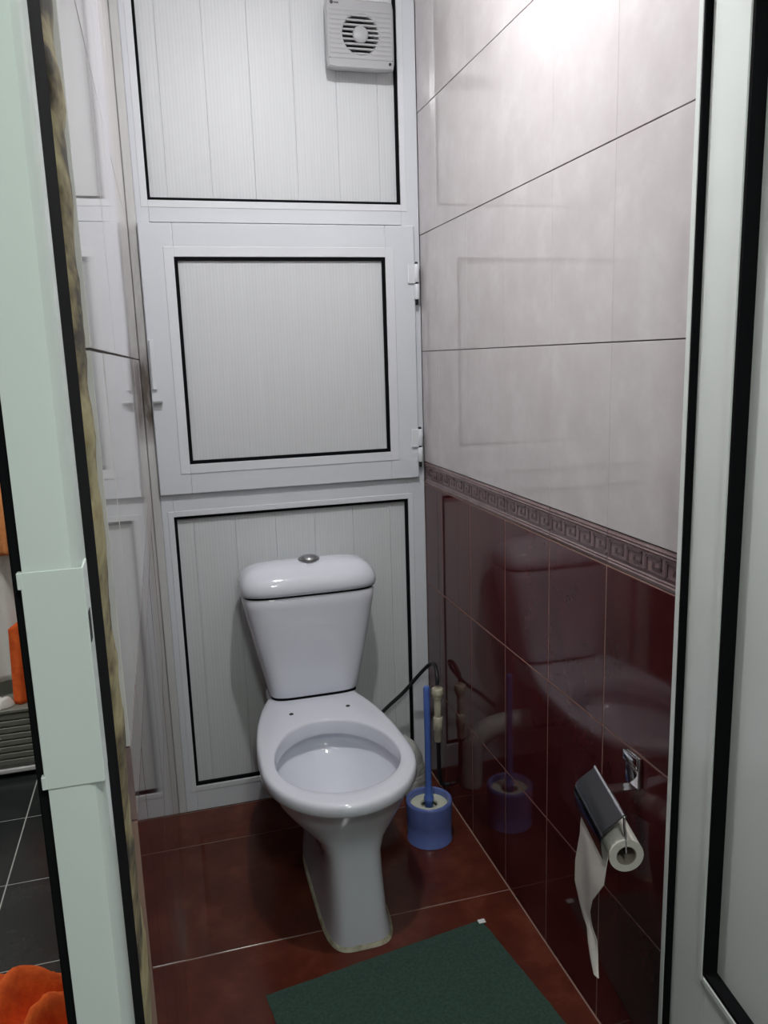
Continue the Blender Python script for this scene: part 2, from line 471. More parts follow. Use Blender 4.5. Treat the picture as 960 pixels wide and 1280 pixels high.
hbox('panel', PX0 + g, PX1 - g, PZ0 + g, PZ1 - g, m=M_PANEL, y0=-0.0045, y1=-0.0005, ch=0)
# latch: plate with a small lever at its lower end
lp = hbox('latch_plate', 0.0275, 0.0405, 1.265, 1.398, m=M_PVC2, y0=-0.021, y1=-0.0132, ch=0.002)
bm = bmesh.new(); add_box(bm, (0.026 - 0.40, -0.016, 1.2285 - 0.972), (0.051 - 0.40, -0.0005, 1.2345 - 0.972), 0.001)
obj('latch_lever', bm, M_STEEL, hatch)
for zc in (1.540, 1.068):
    # flag hinge: barrel in three knuckles, plate on the leaf, pin below
    bm = bmesh.new()
    add_box(bm, (0.757 - 0.40, -0.006, zc - 0.002 - 0.972), (0.779 - 0.40, 0.0005, zc + 0.052 - 0.972), 0.0015)
    h = obj('hinge', bm, M_PVC2, hatch)
    for z0, z1 in ((zc + 0.002, zc + 0.052), (zc - 0.046, zc - 0.003)):
        bm = bmesh.new(); add_lathe(bm, [(0.0072, z0), (0.008, z0 + 0.001), (0.008, z1 - 0.001), (0.0072, z1)], (0.783 - 0.40, -0.002, -0.972), 16)
        obj('knuckle', bm, M_PVC2, h, True, 40)
    bm = bmesh.new(); add_lathe(bm, [(0.0035, zc - 0.062), (0.0045, zc - 0.06), (0.0045, zc + 0.056), (0.003, zc + 0.058)], (0.783 - 0.40, -0.002, -0.972), 12)
    obj('pin', bm, M_DARK, h, True, 40)

# ------------------------------------------------------------------ doorway post (left), foam, open door (right)
post = bpy.data.objects.new('trim_1', None); COL.objects.link(post); post.location = (-0.016, -1.75, 0)
tag(post, 'pale plastic doorway post with lock plate at the left', 'door frame', kind='structure')
def pbox(name, lo, hi, m, ch=0.0, parent=None, seg=1):
    bm = bmesh.new(); d = Vector((0.016, 1.75, 0)); add_box(bm, Vector(lo) + d, Vector(hi) + d, ch, seg)
    return obj(name, bm, m, parent or post)
JY = -1.82
bm = bmesh.new()
pp = [(-0.0315, -1.735), (-0.0315, JY), (-0.0105, JY), (-0.0065, JY + 0.0015), (-0.0035, JY + 0.006), (-0.0018, JY + 0.013), (-0.0012, JY + 0.022), (-0.0012, JY + 0.026), (-0.012, JY + 0.026), (-0.012, -1.735)]
add_loft(bm, [[Vector((x + 0.016, y + 1.75, zz)) for x, y in pp] for zz in (0, 2.10)])
obj('post_profile', bm, M_DOORP, post, True, 35)
pbox('post_web', (-0.028, -1.735, 0), (-0.013, -1.64, 2.10), M_DOORP)
pbox('gasket', (-0.0375, JY + 0.003, 0), (-0.0315, -1.70, 2.10), M_RUBBER, 0.001)
pbox('gasket', (-0.012, JY + 0.0262, 0), (-0.0016, -1.722, 2.10), M_RUBBER, 0.001)
sp = pbox('lock_plate', (-0.0328, JY - 0.0008, 1.098), (-0.0008, JY + 0.0, 1.2255), M_PLATE, 0.0003)
pbox('plate_flange', (-0.0018, JY, 1.098), (-0.0006, JY + 0.022, 1.2255), M_PLATE, 0.0004, sp)
pbox('latch_hole', (-0.0010, JY + 0.003, 1.181), (-0.0003, JY + 0.012, 1.199), M_DARK, 0, sp)
pbox('plate_lug', (-0.0345, JY - 0.001, 1.216), (-0.0315, JY + 0.006, 1.2255), M_PLATE, 0.0004, sp)
pbox('plate_lug', (-0.0345, JY - 0.001, 1.098), (-0.0315, JY + 0.006, 1.106), M_PLATE, 0.0004, sp)
# foam bead in the joint between post and tiles
bm = bmesh.new(); rings = []; n = 10
for i in range(0, 260):
    zz = 2.10 * i / 259
    rr = 0.0066 + 0.0022 * noise.noise(Vector((3.1, 1.7, zz * 26))) + 0.0010 * noise.noise(Vector((9.1, 4.7, zz * 80)))
    cx_ = -0.0068 + 0.0022 * noise.noise(Vector((0.4, 5.7, zz * 18)))
    rings.append([Vector((cx_ + rr * math.cos(2 * math.pi * k / n) * 0.9, -1.6715 + 7.0 * rr * math.sin(2 * math.pi * k / n), zz)) + Vector((0.016, 1.75, 0)) for k in range(n)])
add_loft(bm, rings); obj('foam_joint', bm, M_FOAM, post, True)

post2 = tag(box('trim_2', (0.705, -1.98, 0), (0.7995, -1.90, 2.0995), M_PVC, None, 0.003), 'white plastic hinge post of the doorway', 'door frame', kind='structure')
tag(box('trim_3', (-0.0295, -1.98, 2.045), (0.7045, -1.90, 2.0995), M_PVC, None, 0.003), 'white plastic head of the doorway', 'door frame', kind='structure')
bm = bmesh.new(); add_box(bm, (-0.02, -1.80, 0.001), (0.799, YD - 0.001, 0.012), 0.003)
tag(obj('trim_4', bm, M_PVC), 'white threshold strip of the doorway', 'threshold', kind='structure')

# open door leaf on the right
A = R_(8.0)
EX, EY = 0.783, -1.2755
door = bpy.data.objects.new('door_2', None); COL.objects.link(door)
# local x runs from free edge to hinge, local y = normal towards the room, z up
dx = Vector((-math.sin(A), -math.cos(A), 0)); dn = Vector((-math.cos(A), math.sin(A), 0))
door.matrix_local = Matrix(((dx.x, dn.x, 0, EX), (dx.y, dn.y, 0, EY), (0, 0, 1, 0), (0, 0, 0, 1)))
tag(door, 'open white plastic door leaf with black gaskets at the right', 'door', kind='structure')
DW, DZ0, DZ1 = 0.615, 0.012, 2.035
def dbox(name, s0, s1, n0, n1, z0, z1, m=M_DOORP, ch=0.0015, parent=None):
    return box(name, (s0, n0, z0), (s1, n1, z1), m, parent or door, ch)
dbox('flange', 0.0, 0.0135, -0.012, 0.0105, DZ0, DZ1)
dbox('flange', 0.0135, DW, -0.012, 0.0105, DZ1 - 0.0135, DZ1)
dbox('gasket', 0.0135, 0.0185, -0.001, 0.0100, DZ0, DZ1 - 0.0135, M_RUBBER, 0.0005)
dbox('stile', 0.0185, 0.1165, -0.045, 0.0, DZ0, DZ1 - 0.014)
dbox('stile', DW - 0.10, DW, -0.045, 0.0, DZ0, DZ1 - 0.014)
dbox('rail', 0.1165, DW - 0.10, -0.045, 0.0, 0.285, 0.405)
dbox('rail', 0.1165, DW - 0.10, -0.045, 0.0, DZ0, 0.10)
dbox('rail', 0.1165, DW - 0.10, -0.045, 0.0, DZ1 - 0.12, DZ1 - 0.014)
for (z0, z1) in ((0.405, DZ1 - 0.12), (0.10, 0.285)):
    s0, s1 = 0.1165, DW - 0.10
    dbox('bead', s0 - 0.014, s0, -0.002, 0.0045, z0 - 0.014, z1 + 0.014, M_DOORP, 0.003)
    dbox('bead', s1, s1 + 0.014, -0.002, 0.0045, z0 - 0.014, z1 + 0.014, M_DOORP, 0.003)
    dbox('bead', s0, s1, -0.002, 0.0045, z0 - 0.014, z0, M_DOORP, 0.003)
    dbox('bead', s0, s1, -0.002, 0.0045, z1, z1 + 0.014, M_DOORP, 0.003)
    q = 0.006
    dbox('gasket', s0, s0 + q, -0.02, 0.0035, z0, z1, M_RUBBER, 0)
    dbox('gasket', s1 - q, s1, -0.02, 0.0035, z0, z1, M_RUBBER, 0)
    dbox('gasket', s0 + q, s1 - q, -0.02, 0.0035, z0, z0 + q, M_RUBBER, 0)
    dbox('gasket', s0 + q, s1 - q, -0.02, 0.0035, z1 - q, z1, M_RUBBER, 0)
    dbox('panel', s0 + q, s1 - q, -0.030, -0.0165, z0 + q, z1 - q, M_DOORP, 0)

# ------------------------------------------------------------------ lamps the place has
LX, LY = 0.40, -0.92
lamp = thing('dome_lamp', 'small glowing dome lamp on the cubicle ceiling', 'lamp', loc=(LX, LY, ZC))
bm = bmesh.new(); add_lathe(bm, [(0.058, 0.0), (0.058, -0.008), (0.046, -0.02), (0.042, -0.048), (0.037, -0.0515)], n=24)
obj('holder', bm, M_FANP, lamp, True, 40)
bm = bmesh.new(); prof = [(0.036, 0.0)] + [(0.036 * math.cos(a), -0.019 * math.sin(a)) for a in [math.pi / 2 * k / 8 for k in range(1, 8)]] + [(0.001, -0.019)]
add_lathe(bm, prof, (0, 0, -0.052), 28)
M_BULB = mat('bulb_glow', (1, 1, 1), 0.3, emit=(0.985, 0.985, 1.0), emit_s=BULB_L)
obj('diffuser', bm, M_BULB, lamp, True)

def round_lamp(label, loc, r, col, rad):
    t_ = thing('ceiling_lamp', label, 'lamp', loc=loc)
    bm = bmesh.new(); add_lathe(bm, [(r, 0), (r, -0.02), (r * 0.92, -0.026)], n=36); obj('housing', bm, M_PVC2, t_, True, 40)
    bm = bmesh.new(); add_lathe(bm, [(r * 0.9, -0.0265), (r * 0.88, -0.040), (r * 0.7, -0.056), (r * 0.4, -0.066), (0.001, -0.069)], n=36)
    obj('diffuser', bm, mat('diffuser_glow', (1, 1, 1), 0.4, emit=col, emit_s=rad), t_, True)
round_lamp('round greenish ceiling lamp of the outer room before the cubicle door', (0.25, -2.62, ZC), 0.14, (0.90, 1.0, 0.93), TUBE_L)
round_lamp('round ceiling lamp over the towels in the outer room', (-0.75, -0.15, ZC), 0.13, (1.0, 0.98, 0.92), BATH_L)

# ------------------------------------------------------------------ toilet
TX = 0.402
def sgnpow(v, p):
    return math.copysign(abs(v) ** p, v)
def egg(z, hw, yf, yb, yc, nf=2.0, nb=2.0, n=64, cx=0.0):
    pts = []
    for i in range(n):
        a = 2 * math.pi * i / n
        c, s = math.cos(a), math.sin(a)
        if c < 0:   # towards the front
            e = nf; y = yc + (yc - yf) * sgnpow(c, 2 / e)
        else:
            e = nb; y = yc + (yb - yc) * sgnpow(c, 2 / e)
        x = hw * sgnpow(s, 2 / e)
        pts.append(Vector((cx + x, y, z)))
    return pts
toilet = thing('toilet', 'white ceramic close-coupled toilet with its seat missing', 'toilet', loc=(TX, 0, 0))
BX = -0.011
bm = bmesh.new()
rings = [egg(*r[:5], r[5], r[6], cx=BX + 0.008 * max(0.0, min(1.0, (0.31 - r[0]) / 0.08)) * (1 if i < 12 else 0)) for i, r in enumerate((   # z, half width, front, back, widest at, roundness front/back
    (0, 0.08, -0.706, -0.2, -0.5, 4.5, 4),
    (0.014, 0.0785, -0.7045, -0.2, -0.5, 4.5, 4),
    (0.055, 0.0715, -0.696, -0.19, -0.5, 4.5, 4),
    (0.15, 0.069, -0.677, -0.17, -0.49, 4.5, 4),
    (0.2, 0.072, -0.667, -0.15, -0.49, 4, 3.6),
    (0.232, 0.09, -0.665, -0.12, -0.49, 3.3, 3),
    (0.26, 0.118, -0.673, -0.09, -0.5, 2.8, 2.6),
    (0.29, 0.143, -0.69, -0.06, -0.51, 2.4, 2.3),
    (0.318, 0.16, -0.707, -0.04, -0.52, 2.15, 2.2),
    (0.34, 0.168, -0.718, -0.03, -0.52, 2.05, 2.15),
    (0.35, 0.172, -0.723, -0.03, -0.52, 2.05, 2.15),
    (0.352, 0.182, -0.735, -0.022, -0.52, 2, 2.12),
    (0.356, 0.187, -0.7415, -0.02, -0.52, 2, 2.1),
    (0.362, 0.1885, -0.744, -0.02, -0.52, 2, 2.1),
    (0.376, 0.1875, -0.7425, -0.02, -0.52, 2, 2.1),
    (0.3825, 0.1845, -0.739, -0.022, -0.52, 2, 2.1),
    (0.385, 0.1795, -0.733, -0.026, -0.52, 2, 2.1),
    (0.3858, 0.173, -0.7235, -0.05, -0.52, 2, 2.1),
    (0.386, 0.164, -0.706, -0.16, -0.52, 2, 2.1),
    (0.3853, 0.155, -0.6865, -0.303, -0.52, 2, 2),
    (0.3835, 0.1522, -0.6825, -0.309, -0.52, 2, 2),
    (0.379, 0.1507, -0.6805, -0.312, -0.52, 2, 2),
    (0.356, 0.1507, -0.68, -0.313, -0.52, 2, 2),
    (0.344, 0.1515, -0.681, -0.311, -0.52, 2, 2),
    (0.3425, 0.1545, -0.684, -0.306, -0.52, 2, 2),
    (0.344, 0.161, -0.691, -0.284, -0.52, 2, 2),
    (0.334, 0.163, -0.694, -0.278, -0.52, 2, 2),
    (0.312, 0.1565, -0.688, -0.282, -0.52, 2, 2),
    (0.296, 0.141, -0.68, -0.292, -0.52, 2, 2),
    (0.274, 0.123, -0.67, -0.33, -0.525, 2, 2),
    (0.252, 0.102, -0.661, -0.375, -0.535, 2, 2),
    (0.23, 0.077, -0.65, -0.425, -0.55, 2, 2),
    (0.212, 0.055, -0.64, -0.48, -0.565, 2, 2),
    (0.201, 0.035, -0.628, -0.53, -0.58, 2, 2),
    (0.197, 0.014, -0.605, -0.575, -0.59, 2, 2),
))]
add_loft(bm, rings)
obj('bowl', bm, M_CERAMIC, toilet, True, 60)
# deck under the cistern
bm = bmesh.new()
add_loft(bm, [egg(0.30, 0.112, -0.16, -0.03, -0.10, 4, 6), egg(0.34, 0.124, -0.175, -0.024, -0.10, 4, 6), egg(0.378, 0.128, -0.182, -0.022, -0.10, 4, 6), egg(0.3845, 0.124, -0.178, -0.026, -0.10, 4, 6)])
obj('deck', bm, M_CERAMIC, toilet, True, 50)
for x in (-0.079, 0.079):
    bm = bmesh.new(); add_loft(bm, [circ((x - 0.003, -0.2515, 0.386), 0.0062, 16), circ((x - 0.003, -0.2515, 0.3872), 0.0055, 16)])
    obj('bolt_hole', bm, M_DARK, toilet)
bm = bmesh.new(); CXT = 0.005
add_loft(bm, [egg(0.3835, 0.125, -0.163, -0.024, -0.09, 5, 8, cx=CXT), egg(0.3945, 0.125, -0.163, -0.024, -0.09, 5, 8, cx=CXT)])
obj('tank_gasket', bm, M_RUBBER, toilet, True, 40)
bm = bmesh.new()
tz = [(0.3925, 0.124, -0.162), (0.395, 0.1285, -0.1665), (0.401, 0.1305, -0.169), (0.44, 0.139, -0.1705), (0.50, 0.1525, -0.172), (0.56, 0.1655, -0.174), (0.62, 0.1775, -0.1755), (0.66, 0.185, -0.1765), (0.685, 0.1885, -0.177), (0.6895, 0.186, -0.1745)]
add_loft(bm, [egg(z, h, f, -0.018, -0.085, 5.0, 7, cx=CXT) for z, h, f in tz])
tank = obj('tank', bm, M_CERAMIC, toilet, True, 50)
bm = bmesh.new()
add_loft(bm, [egg(0.690, 0.183, -0.172, -0.02, -0.085, 5, 7, cx=CXT), egg(0.6965, 0.183, -0.172, -0.02, -0.085, 5, 7, cx=CXT)])
obj('lid_seam', bm, M_RUBBER, toilet, True, 40)
bm = bmesh.new()
lz = [(0.6955, 0.188, -0.176, -0.02), (0.698, 0.1935, -0.182, -0.017), (0.708, 0.1955, -0.1845, -0.016), (0.722, 0.1945, -0.183, -0.016), (0.735, 0.190, -0.177, -0.018), (0.747, 0.1825, -0.167, -0.022), (0.757, 0.172, -0.154, -0.028), (0.765, 0.157, -0.139, -0.038), (0.771, 0.135, -0.124, -0.052), (0.7755, 0.095, -0.110, -0.068), (0.777, 0.04, -0.099, -0.085)]
add_loft(bm, [egg(z, h, f, b, -0.092, 4.2, 5, cx=CXT) for z, h, f, b in lz])
lid = obj('tank_lid', bm, M_CERAMIC, toilet, True, 60)
bm = bmesh.new(); add_lathe(bm, [(0.030, 0.7755), (0.031, 0.7785), (0.0298, 0.781), (0.027, 0.7815), (0.0262, 0.7795), (0.0255, 0.782), (0.020, 0.7865), (0.010, 0.789), (0.001, 0.7895)], (0.013, -0.098, 0), 32)
obj('flush_button', bm, M_STEEL, lid, True, 50)
bm = bmesh.new(); add_box(bm, (0.000, -0.1395, 0.7735), (0.018, -0.1375, 0.7752)); obj('maker_mark', bm, M_FANP, lid)
bm = bmesh.new()
add_loft(bm, [egg(0.0005, 0.0855, -0.7125, -0.25, -0.50, 4.2, 4.0, cx=BX + 0.008), egg(0.003, 0.0848, -0.7118, -0.25, -0.50, 4.2, 4.0, cx=BX + 0.008), egg(0.009, 0.0797, -0.7055, -0.25, -0.50, 4.5, 4.0, cx=BX + 0.008)])
obj('base_sealant', bm, M_SEAL, toilet, True, 50)

# supply hose, stop valve, drain
hose = smooth_path([(0.592, -0.045, 0.215), (0.645, -0.048, 0.266), (0.698, -0.054, 0.311), (0.745, -0.072, 0.370), (0.768, -0.105, 0.412), (0.771, -0.145, 0.425), (0.766, -0.178, 0.405), (0.764, -0.185, 0.380)], 8)
bm = bmesh.new(); add_tube(bm, hose, 0.0058, 12)
tag(obj('supply_hose', bm, M_HOSE, None, True), 'black flexible water hose arching from toilet to the cream valve', 'hose')
valve = thing('stop_valve', 'cream water fitting on the wall behind the blue brush', 'valve', loc=(0.764, -0.185, 0.0))
bm = bmesh.new(); add_lathe(bm, [(0.012, 0.338), (0.0145, 0.340), (0.0145, 0.350), (0.0175, 0.351), (0.0175, 0.366), (0.0155, 0.369), (0.007, 0.370)], n=18); obj('top_nut', bm, M_BRASS, valve, True, 40)
bm = bmesh.new(); add_lathe(bm, [(0.010, 0.278), (0.0105, 0.280), (0.0105, 0.337), (0.010, 0.338)], n=20); obj('nipple', bm, M_BRASS, valve, True, 40)
bm = bmesh.new(); add_lathe(bm, [(0.010, 0.20), (0.0115, 0.203), (0.0115, 0.235), (0.0140, 0.238), (0.0140, 0.276), (0.012, 0.279)], n=20); obj('coupling', bm, M_BRASS, valve, True, 40)
bm = bmesh.new(); add_tube(bm, smooth_path([(0, 0, 0.202), (0.001, 0.002, 0.16), (0.003, 0.004, 0.09), (0.012, 0.006, 0.055), (0.0355, 0.006, 0.05)], 6), 0.0065, 14); obj('feed_hose', bm, M_HOSE, valve, True)
bm = bmesh.new(); add_tube(bm, smooth_path([(0.515, -0.135, 0.195), (0.58, -0.130, 0.195), (0.645, -0.125, 0.182), (0.688, -0.12, 0.145), (0.704, -0.12, 0.085), (0.708, -0.12, 0.001)], 14), 0.03, 20,
                           rf=lambda u: 0.034 + 0.0022 * math.sin(u * 190))
tag(obj('drain_pipe', bm, M_DRAIN, None, True), 'off-white ribbed drain pipe between toilet and corner', 'pipe')

# toilet brush in its holder
hx, hy = 0.678, -0.345
holder = thing('brush_holder', 'round blue plastic brush holder on the floor beside the toilet', 'brush holder', loc=(hx, hy, 0))
bm = bmesh.new()
add_lathe(bm, [(0.058, 0.001), (0.0635, 0.001), (0.0635, 0.004), (0.0615, 0.006), (0.0630, 0.06), (0.0650, 0.112), (0.0640, 0.119), (0.060, 0.1215), (0.055, 0.119), (0.053, 0.108), (0.048, 0.02), (0.001, 0.015)], n=40)
obj('cup', bm, M_BLUE, holder, True, 50)
bm = bmesh.new(); add_lathe(bm, [(0.0522, 0.099), (0.0522, 0.104), (0.043, 0.1065), (0.024, 0.1045), (0.022, 0.099)], n=36, cap0=False, cap1=False); obj('inner_rim', bm, M_BRISTLE, holder, True, 40)
brush = thing('toilet_brush', 'blue handled toilet brush standing upright in the round holder', 'toilet brush', loc=(hx, hy, 0))
bm = bmesh.new(); add_lathe(bm, [(0.010, 0.05), (0.0115, 0.11), (0.014, 0.116), (0.014, 0.124), (0.0105, 0.130), (0.0092, 0.16), (0.0085, 0.30), (0.0092, 0.425), (0.0085, 0.430), (0.0092, 0.434), (0.0092, 0.446), (0.007, 0.452), (0.001, 0.453)], n=20)
obj('handle', bm, M_BLUE2, brush, True, 50)
bm = bmesh.new(); prof = []
for k in range(0, 30):
    prof.append((0.030 + (0.010 if k % 2 else 0), 0.022 + 0.0022 * k))
add_lathe(bm, prof, n=28); obj('bristle_head', bm, M_BRISTLE, brush, True, 30)

# ------------------------------------------------------------------ toilet paper holder
ph = thing('paper_holder', 'chrome toilet paper holder with a flap on the maroon wall', 'paper holder', loc=(W, -1.15, 0.585))
P0 = Vector((0.757, -1.085, 0.587)); P1 = Vector((0.7245, -1.232, 0.581))
ax = (P1 - P0).normalized(); LR = (P1 - P0).length
bo = Vector((ax.y, -ax.x, 0)).normalized()
if bo.x > 0: bo = -bo
org = Vector((W, -1.15, 0.585))
def L(p): return Vector(p) - org
bm = bmesh.new(); add_box(bm, L((W - 0.010, -1.168, 0.578)), L((W - 0.0005, -1.128, 0.640)), 0.003, 2); obj('wall_plate', bm, M_CHROME, ph, True, 40)
bm = bmesh.new(); add_box(bm, L((W - 0.0145, -1.170, 0.620)), L((W - 0.0095, -1.126, 0.640)), 0.002, 2); obj('plate_cap', bm, M_CHROME, ph, True, 40)
mid = P0 + (P1 - P0) * 0.47
bm = bmesh.new()
aw = 0.011
add_loft(bm, [[L((W - 0.008, -1.156 - aw, 0.5795)), L((W - 0.008, -1.156 + aw, 0.5795)), L((W - 0.008, -1.156 + aw, 0.5825)), L((W - 0.008, -1.156 - aw, 0.5825))],
              [L(mid - ax * -aw + Vector((0, 0, -0.0015))), L(mid - ax * aw + Vector((0, 0, -0.0015))), L(mid - ax * aw + Vector((0, 0, 0.0015))), L(mid - ax * -aw + Vector((0, 0, 0.0015)))]])
obj('arm', bm, M_CHROME, ph)
bm = bmesh.new(); add_tube(bm, [L(P0), L(P0.lerp(P1, 0.5)), L(P1)], 0.0036, 12)
obj('hinge_rod', bm, M_CHROME, ph, True, 40)
# wire going down from the rod end to carry the roll
RC = Vector((0, 0, -0.069)) + bo * -0.004
bm = bmesh.new(); add_tube(bm, smooth_path([L(P1), L(P1 + Vector((0, 0, -0.012))), L(P1 + RC * 0.6 + ax * 0.002), L(P1 + RC), L(P1 + RC - ax * 0.02), L(P0 + RC + ax * 0.01)], 6), 0.0022, 10)
obj('roll_wire', bm, M_CHROME, ph, True)
# curved flap
prof = [(0.002, -0.0035), (0.014, -0.0125), (0.026, -0.022), (0.0345, -0.032), (0.0375, -0.046), (0.0365, -0.062), (0.034, -0.078)]
prof = [(p.x, p.y) for p in smooth_path([(a, b, 0) for a, b in prof], 4)]
bm = bmesh.new(); rings = []
for s in (-0.004, LR * 0.25, LR * 0.5, LR * 0.75, LR - 0.004):
    o_ = [P0 + ax * s + bo * a + Vector((0, 0, b)) for a, b in prof]
    i_ = [P0 + ax * s + bo * (a - 0.0012) + Vector((0, 0, b - 0.0010)) for a, b in reversed(prof)]
    rings.append([L(p) for p in o_ + i_])
add_loft(bm, rings); obj('flap', bm, M_FLAP, ph, True, 40)

roll = thing('toilet_paper', 'nearly used up toilet paper roll with a torn strip hanging down', 'toilet paper', loc=P0 + RC)
bm = bmesh.new(); rr = 0.029; A2 = Vector((0, 0, 1)); l0, l1 = 0.012, LR + 0.004
add_loft(bm, [circ(ax * l0, 0.017, 28, bo, A2), circ(ax * l0, rr, 28, bo, A2), circ(ax * l1, rr, 28, bo, A2), circ(ax * l1, 0.017, 28, bo, A2)], False, False)
obj('roll', bm, M_PAPER, roll, True, 40)
M_CARD = mat('cardboard', (0.25, 0.21, 0.17), 0.9)
bm = bmesh.new(); add_loft(bm, [circ(ax * l0, 0.0168, 24, bo, A2), circ(ax * l1, 0.0168, 24, bo, A2), circ(ax * (l1 - 0.001), 0.0155, 24, bo, A2), circ(ax * l0, 0.0155, 24, bo, A2)], False, False)
obj('core', bm, M_CARD, roll, True, 40)
# hanging strip: rows of (drop, far edge, near edge, outward offset)
rowsp = [(0.0, l0, l1 - 0.006, rr), (-0.03, l0, l1 - 0.004, rr + 0.006), (-0.055, l0 - 0.001, l1 - 0.004, rr + 0.008), (-0.075, l0 - 0.006, l1 - 0.016, rr + 0.009), (-0.115, l0 - 0.010, l1 - 0.044, rr + 0.009), (-0.155, l0 - 0.006, l1 - 0.066, rr + 0.008),
         (-0.185, l0 + 0.008, l1 - 0.080, rr + 0.005), (-0.200, l0 + 0.020, l1 - 0.080, rr + 0.003), (-0.212, l0 + 0.032, l1 - 0.066, rr), (-0.230, l0 + 0.040, l1 - 0.052, rr + 0.002), (-0.250, l0 + 0.056, l1 - 0.042, rr + 0.003), (-0.262, l0 + 0.080, l1 - 0.034, rr + 0.003)]
bm = bmesh.new(); nn = 9; front, back = [], []
for d, a, b, o_ in rowsp:
    fr, bk = [], []
    for k in range(nn):
        u = k / (nn - 1)
        wv = 0.004 * math.sin(u * 5 + d * 30) * min(1, -d * 12)
        p = ax * (a + (b - a) * u) + bo * (o_ + wv) + Vector((0, 0, d))
        fr.append(p); bk.append(p - bo * 0.0012)
    front.append(fr); back.append(bk)
add_loft(bm, [f + list(reversed(b)) for f, b in zip(front, back)])
obj('hanging_strip', bm, M_PAPER, roll, True, 60)

# ------------------------------------------------------------------ green mat
ma = R_(8.2)
mc = Vector((0.16, -0.779, 0)); mu = Vector((math.cos(ma), math.sin(ma), 0)); mv = Vector((math.sin(ma), -math.cos(ma), 0))
mlen = 0.531; mdep = 0.78
matt = thing('floor_mat', 'dark green fabric mat on the floor before the toilet', 'mat', loc=mc)
bm = bmesh.new(); nx, ny = 40, 56
def mpt(i, j, zt):
    u, v = i / nx * mlen, j / ny * mdep
    ed = 0.0018 * noise.noise(Vector((u * 30, v * 30, 0)))
    return mu * (u + (ed if i in (0, nx) else 0)) + mv * (v + (ed if j in (0, ny) else 0)) + Vector((0, 0, zt))
top = [[bm.verts.new(mpt(i, j, 0.0045 + 0.0012 * noise.noise(Vector((i * .35, j * .35, 3))) - (0.002 if i in (0, nx) or j in (0, ny) else 0))) for i in range(nx + 1)] for j in range(ny + 1)]
bot = [[bm.verts.new(mpt(i, j, 0.0004)) for i in range(nx + 1)] for j in range(ny + 1)]
for j in range(ny):
    for i in range(nx):
        bm.faces.new((top[j][i], top[j][i + 1], top[j + 1][i + 1], top[j + 1][i]))
        bm.faces.new((bot[j][i], bot[j + 1][i], bot[j + 1][i + 1], bot[j][i + 1]))
for j in range(ny):
    bm.faces.new((top[j][0], top[j + 1][0], bot[j + 1][0], bot[j][0])); bm.faces.new((top[j][nx], bot[j][nx], bot[j + 1][nx], top[j + 1][nx]))
for i in range(nx):
    bm.faces.new((top[0][i], bot[0][i], bot[0][i + 1], top[0][i + 1])); bm.faces.new((top[ny][i], top[ny][i + 1], bot[ny][i + 1], bot[ny][i]))
obj('pile', bm, M_MAT, matt, True, 50)
bm = bmesh.new(); tp = mu * (mlen - 0.006) + mv * 0.008
add_box(bm, tp + Vector((-0.006, -0.007, 0.005)), tp + Vector((0.011, 0.006, 0.0065)), 0.0004); obj('label_tag', bm, M_TAG, matt)

# ------------------------------------------------------------------ extractor fan
fan = thing('extractor_fan', 'square grey-white extractor fan with a round slatted grille', 'fan', loc=(0.633, 0.013, 2.172))
fs = 0.092; fd = -0.058      # half size, front plane (local y)
bm = bmesh.new()
def sq(hs, y, n=48):
    pts = []
    for i in range(n):
        a = 2 * math.pi * i / n; c, s = math.cos(a), math.sin(a); k = hs / max(abs(c), abs(s))
        rr_ = 1.0
        x, z_ = c * k, s * k
        cr = 0.010   # rounded corner
        ax_, az_ = abs(x), abs(z_)
        if ax_ > hs - cr and az_ > hs - cr:
            d_ = Vector((ax_ - (hs - cr), az_ - (hs - cr)))
            d_ = d_.normalized() * cr if d_.length > 1e-6 else d_
            x = math.copysign(hs - cr + d_.x, x); z_ = math.copysign(hs - cr + d_.y, z_)
        pts.append(Vector((x, y, z_ * 0.915)))
    return pts
def cr_(r, y, n=48, zc=0.0):
    return [Vector((r * math.cos(2 * math.pi * i / n), y, zc + r * math.sin(2 * math.pi * i / n))) for i in range(n)]
add_loft(bm, [sq(fs - 0.012, 0), sq(fs - 0.012, fd + 0.022), sq(fs, fd + 0.020), sq(fs, fd + 0.004), sq(fs - 0.004, fd), cr_(0.052, fd), cr_(0.049, fd + 0.003), cr_(0.049, -0.012)], True, False)
hs_ = obj('housing', bm, M_FANP, fan, True, 35)
bm = bmesh.new(); add_loft(bm, [cr_(0.049, -0.014), cr_(0.049, -0.011)]); obj('duct', bm, M_DARK, fan)
for k in range(5):
    bm = bmesh.new(); a = 2 * math.pi * k / 5
    rg = []
    for r0 in (0.012, 0.028, 0.044):
        rg.append([Vector((r0 * math.cos(a + s * 0.42), -0.024 + t_ + s * 0.009, r0 * math.sin(a + s * 0.42))) for s, t_ in ((-1, 0), (1, 0), (1, 0.0015), (-1, 0.0015))])
    add_loft(bm, rg); obj('blade', bm, M_DARK, fan)
pit = 0.0115
for k in range(-4, 5):
    zz = k * pit; hw_ = math.sqrt(max(0.0505 ** 2 - zz ** 2, 0))
    bm = bmesh.new(); add_box(bm, (-hw_, fd + 0.0005, zz - 0.0025), (hw_, fd + 0.008, zz + 0.0025), 0.0008); obj('slat', bm, M_FANP, fan)
